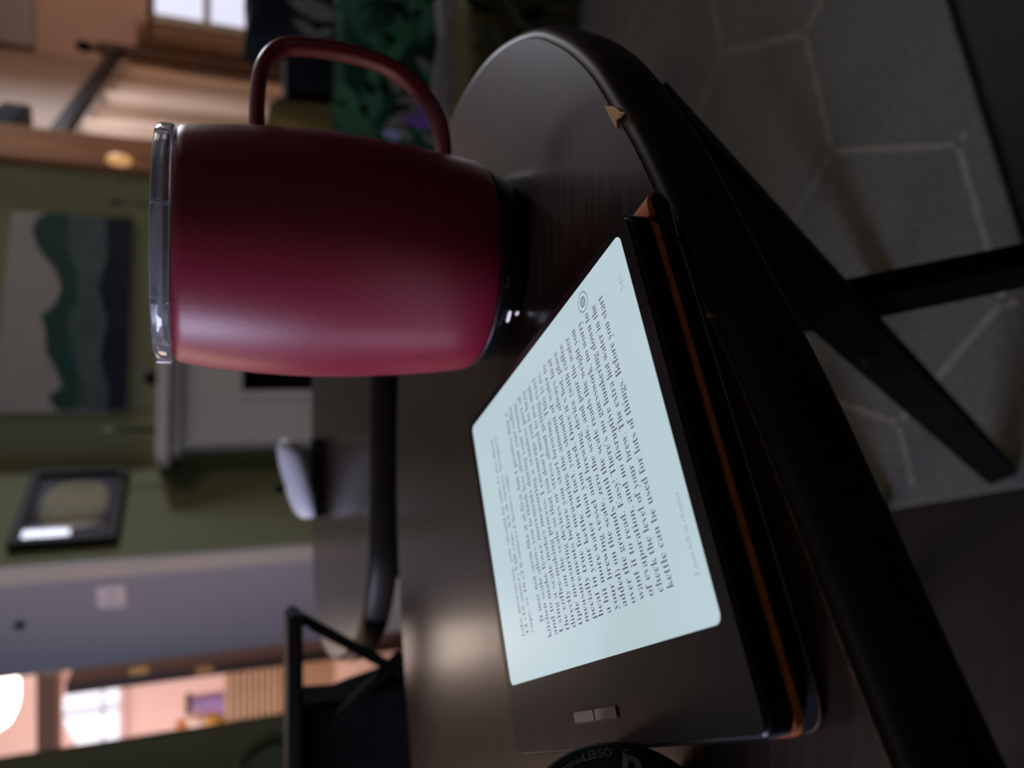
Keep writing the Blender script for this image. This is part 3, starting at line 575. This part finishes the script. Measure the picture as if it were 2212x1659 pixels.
t.links.new(uv.outputs[0], wv.inputs['Vector']); t.links.new(wv.outputs['Fac'], rp.inputs[0]); t.links.new(rp.outputs[0], pb_.inputs['Base Color'])   # light and shade of the folds painted as bands, in metres of cloth
railz = .82
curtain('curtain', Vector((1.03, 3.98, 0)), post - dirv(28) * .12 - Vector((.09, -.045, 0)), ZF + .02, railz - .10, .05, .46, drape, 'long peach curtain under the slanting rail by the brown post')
cs_ = thing('curtain_stand', 'dark brown post with finial carrying two curtain rails', 'curtain stand', (pole.x, pole.y, ZF))
pz = aty(215, 99, pole.y).z; rz_ = aty(255, 110, pole.y).z
beam('post', Vector((pole.x, pole.y, ZF + .003)), Vector((pole.x, pole.y, pz)), .085, .085, M['brown'], cs_, (1, 0, 0))
bm = lathe(bmesh.new(), [(.040, 0), (.020, .03), (.022, .05), (.045, .09), (.040, .13), (.004, .17)], 20); bm.transform(Matrix.Translation(Vector((pole.x, pole.y, pz)))); obj('finial', bm, M['black'], cs_, True)
rl_ = aty(95, 312, 3.9); beam('rail', Vector((rl_.x, rl_.y, rz_ + .01)), Vector((pole.x, pole.y, rz_)), .075, .06, M['black'], cs_)
ra = aty(322, 105, pole.y); ra2 = aty(328, -80, pole.y - .05); beam('rail', ra, ra2, .055, .045, M['brown'], cs_)
kids(cs_)
# window of the far den wall with slats below
W0 = post + dirv(28) * .16; 
def w2(x, y): return atwall(x, y, W0, 95)
l_ = lambda p: (p - W0).dot(dirv(95))
w3 = thing('window_2', None, None, (0, 0, 0)); w3['kind'] = 'structure'
wa, wb = l_(w2(400, 52)), l_(w2(400, -260)); wz0, wz1 = w2(528, 20).z, w2(335, 20).z
trimbox('window_pane', W0, 95, wa, wb, wz0, wz1, .01, mat('daylight_pane', (.6, .65, .7), .3, emit=(.66, .70, .90), estr=1), w3)
for i in range(4): l_i = wa + (wb - wa) * i / 3; trimbox('mullion', W0, 95, l_i - .035, l_i + .035, wz0 - .05, wz1 + .05, .05, M['white'], w3)
for z_ in (wz0 - .04, (wz0 + wz1) / 2 - .05, wz1 + .04): trimbox('window_rail', W0, 95, wa, wb, z_ - .03, z_ + .03, .05, M['white'], w3)
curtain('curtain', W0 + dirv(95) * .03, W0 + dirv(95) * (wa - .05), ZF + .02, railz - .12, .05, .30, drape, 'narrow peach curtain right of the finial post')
lower = wz0 - .08; bl = thing('wall_panelling', 'pale peach slatted panelling under the far den window', 'panelling', W0)
for i in range(7): trimbox('slat', W0, 95, wa + .13 * i, wa + .13 * i + .115, ZF + .02, lower, .03, M['peach'], bl)
kids(bl)
setting(trimbox('trim_6', W0, 95, -.1, 2.9, w2(76, 20).z, ZC, .06, M['greywall']))
sp_ = thing('wall_speaker', 'small dark box high on the tan den wall', 'speaker', dw(20, 265))
sA, sB = (dw(20, 300) - br).dot(dirv(28)), (dw(20, 232) - br).dot(dirv(28))
trimbox('speaker_case', br, 28, sA, sB, dw(38, 265).z, dw(-40, 265).z, .02, M['black'], sp_, push=.12); trimbox('grille', br, 28, sA + .03, sB - .03, dw(34, 265).z, dw(-36, 265).z, .03, M['blackcloth'], sp_, push=.12); kids(sp_)
w4 = thing('window_3', None, None, (0, 0, 0)); w4['kind'] = 'structure'
wn = Vector((-.893, -.454, 0)); wt = Vector((.454, -.893, 0)); wc_ = Vector((3.06, 4.69, 1.27))
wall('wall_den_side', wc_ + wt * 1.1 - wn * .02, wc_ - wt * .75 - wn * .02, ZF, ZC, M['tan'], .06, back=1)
rotw = Matrix((wt, wn, Vector((0, 0, 1)))).transposed()
box('window_pane', wc_, (.55, .012, .55), bpy.data.materials['daylight_pane'], w4, rotw)
for k in (-.29, 0, .29): box('mullion', wc_ + wt * k, (.04, .03, .62), M['white'], w4, rotw)
for k in (-.29, 0, .29): box('window_rail', wc_ + Vector((0, 0, k)), (.62, .028, .04), M['white'], w4, rotw)
w5 = thing('window_4', None, None, (0, 0, 0)); w5['kind'] = 'structure'
box('window_pane', (-1.765, .42, .60), (.02, .85, .80), bpy.data.materials['daylight_pane'], w5)
for y_ in (0, .42, .84): box('mullion', (-1.75, y_, .60), (.05, .05, .9), M['white'], w5)
for z_ in (.18, .60, 1.02): box('window_rail', (-1.75, .42, z_), (.05, .9, .05), M['white'], w5)

# ------------------------------------------------------------------ sofa corner with leafy cushions at the right
leafg = mat('printed_green', (.045, .13, .062), .85, .1, noise=.3, nscale=30); cremep = mat('printed_cream', (.17, .165, .12), .85, .1, noise=.15, nscale=40); violet = mat('printed_violet', (.17, .085, .30), .85, .1, noise=.2, nscale=40); bluew = mat('printed_pale_blue', (.34, .35, .52), .85, .1); olivep = mat('printed_olive', (.11, .095, .022), .85, .1, noise=.2, nscale=40)
dgreen = mat('dark_green_fabric', (.012, .040, .024), .95, .1, noise=.5, nscale=14); oliv = mat('olive_upholstery', (.115, .085, .025), .9, .1, noise=.15, nscale=20); greyb = mat('grey_knit', (.20, .185, .175), .95, .1, noise=.2, nscale=40, bump=.3); khaki = mat('khaki_fabric', (.085, .085, .048), .95, .1, noise=.25, nscale=25); ink_ = mat('inky_fabric', (.008, .010, .012), .9, .15, noise=.3, nscale=30)
sofa = thing('sofa', 'black sofa with an olive side panel at the right', 'sofa', (1.1, 1.9, ZF))
def slab(name, pts, Y, d, m, parent, bv=.01): return extr(name, [aty(x, y, Y) for x, y in pts], (0, d, 0), m, parent, bv=bv)
slab('backrest', ((620, 219), (617, -60), (760, -60), (760, 219)), 1.92, .14, ink_, sofa, .02)
slab('side_panel', ((583, 205), (583, 243), (640, 262), (800, 300), (800, 217), (700, 216)), 1.90, .30, oliv, sofa, .012)
pz_ = aty(745, 100, 1.6).z
box('seat', (1.12, 1.735, (pz_ - .02 + ZF) / 2), (1.05, .39, pz_ - .04 - ZF), ink_, sofa, bv=.03)
kids(sofa)
def cushion(name, lab, pts, Y, d, m, leaves, grp=None):
    c = thing(name, lab, 'cushion', aty(*pts[0], Y)); P = [aty(x, y, Y) for x, y in pts]; ctr = sum(P, Vector()) / len(P)
    sm = spline(P, 5, True); bm = bmesh.new(); rows = []
    for k, off in ((1, d), (1.0, d * .55), (.985, d * .2), (.93, .04 * d), (.80, -.06 * d), (.5, -.12 * d)): rows.append([bm.verts.new(ctr + (p - ctr) * k + Vector((0, off, 0))) for p in sm])
    n = len(sm); cc = bm.verts.new(ctr + Vector((0, -.14 * d, 0)))
    for a, b in zip(rows, rows[1:]):
        for i in range(n): bm.faces.new((a[i], a[(i + 1) % n], b[(i + 1) % n], b[i]))
    for i in range(n): bm.faces.new((rows[-1][i], rows[-1][(i + 1) % n], cc))
    bm.faces.new(rows[0]); obj('cushion_cover', bm, m, c, True)
    for j, (x, y, L, wd, ang, lm_) in enumerate(leaves):                       # printed leaves: flat shapes lying on the cover
        b = bmesh.new(); s_ = Y / 1630 / .95; q3 = []
        for i in range(7): t = i / 6; q3.append((L * s_ * (t - .5), wd * s_ * .5 * math.sin(math.pi * min(1, t * 1.02)) ** .8))
        o3 = q3 + [(a_x, -a_y) for a_x, a_y in q3[::-1][1:-1]]; p = aty(x, y, Y - .15 * d - .003 - .0003 * j); ca, sa_ = math.cos(R(ang)), math.sin(R(ang))
        b.faces.new([b.verts.new(p + Vector((u * ca - v * sa_, 0, u * sa_ + v * ca))) for u, v in o3]); g = obj('printed_leaf', b, lm_, c)
        g.modifiers.new('t', 'SOLIDIFY').thickness = .001
    kids(c); return c
cushion('dark_cushion', 'black cushion with a pale fern print against the sofa back', ((535, 92), (536, 20), (540, -60), (650, -70), (745, -60), (748, 0), (742, 70), (640, 88)), 1.72, .10, ink_, ((680, 20, 110, 40, 80, cremep), (660, 60, 60, 20, 60, cremep), (700, 70, 50, 16, 110, cremep)))
rl = random.Random(3); LV = []
for i in range(34): LV.append((rl.uniform(755, 950), rl.uniform(-20, 290), rl.uniform(60, 120), rl.uniform(22, 46), rl.uniform(-80, 80), [leafg, leafg, dgreen, leafg, mat('printed_leaf_%d' % i, (.03 + .02 * rl.random(), .10 + .05 * rl.random(), .05), .9, .1)][i % 5]))
LV += [(870, 255, 90, 26, -60, cremep), (885, 215, 60, 18, -75, cremep), (855, 178, 50, 26, 20, cremep), (918, 140, 46, 22, 60, cremep), (905, 225, 70, 22, -30, cremep), (905, 262, 80, 28, 85, violet), (920, 240, 50, 24, 70, violet), (848, 290, 44, 22, 85, bluew), (930, 300, 40, 16, 80, cremep), (875, 290, 40, 20, 45, cremep)]
cushion('leafy_cushion', 'large green cushion printed with leaves and violet flowers', ((735, 250), (738, 120), (742, -20), (748, -80), (860, -90), (965, -70), (968, 60), (960, 200), (952, 330), (860, 345), (770, 320)), 1.42, .10, dgreen, LV)
bk = thing('knit_blanket', 'grey knit blanket draped in a strip below the leafy cushion', 'blanket', aty(975, 100, 1.32))
slab('blanket_fold', ((955, -40), (985, -40), (1000, 30), (1012, 90), (1003, 170), (1010, 240), (990, 270), (960, 280), (945, 230), (952, 130), (965, 60)), 1.31, .07, greyb, bk, .012)
slab('blanket_fold', ((985, -40), (1000, -40), (1014, 80), (1004, 165), (1020, 235), (1003, 270), (992, 200), (997, 100)), 1.305, .05, mat('dark_grey_knit', (.12, .11, .105), .95, .1, noise=.2, nscale=40), bk, .006); kids(bk)
LV = [(1058, 42, 110, 26, 78, olivep), (1042, 22, 100, 26, 60, ink_), (1110, 25, 120, 12, 40, cremep), (1090, 105, 110, 12, 30, cremep), (1150, 30, 80, 22, 120, ink_), (1140, 60, 110, 11, 70, cremep), (1045, 110, 70, 18, 80, olivep), (1020, 60, 60, 12, 20, cremep), (1210, 20, 90, 20, 95, olivep), (1130, 95, 60, 16, 15, ink_)]
cushion('khaki_cushion', 'khaki floor cushion with olive and black leaf print', ((1012, 250), (1015, 120), (1020, -60), (1100, -75), (1255, -70), (1262, 20), (1255, 110), (1190, 190), (1100, 250)), 1.19, .10, khaki, LV)
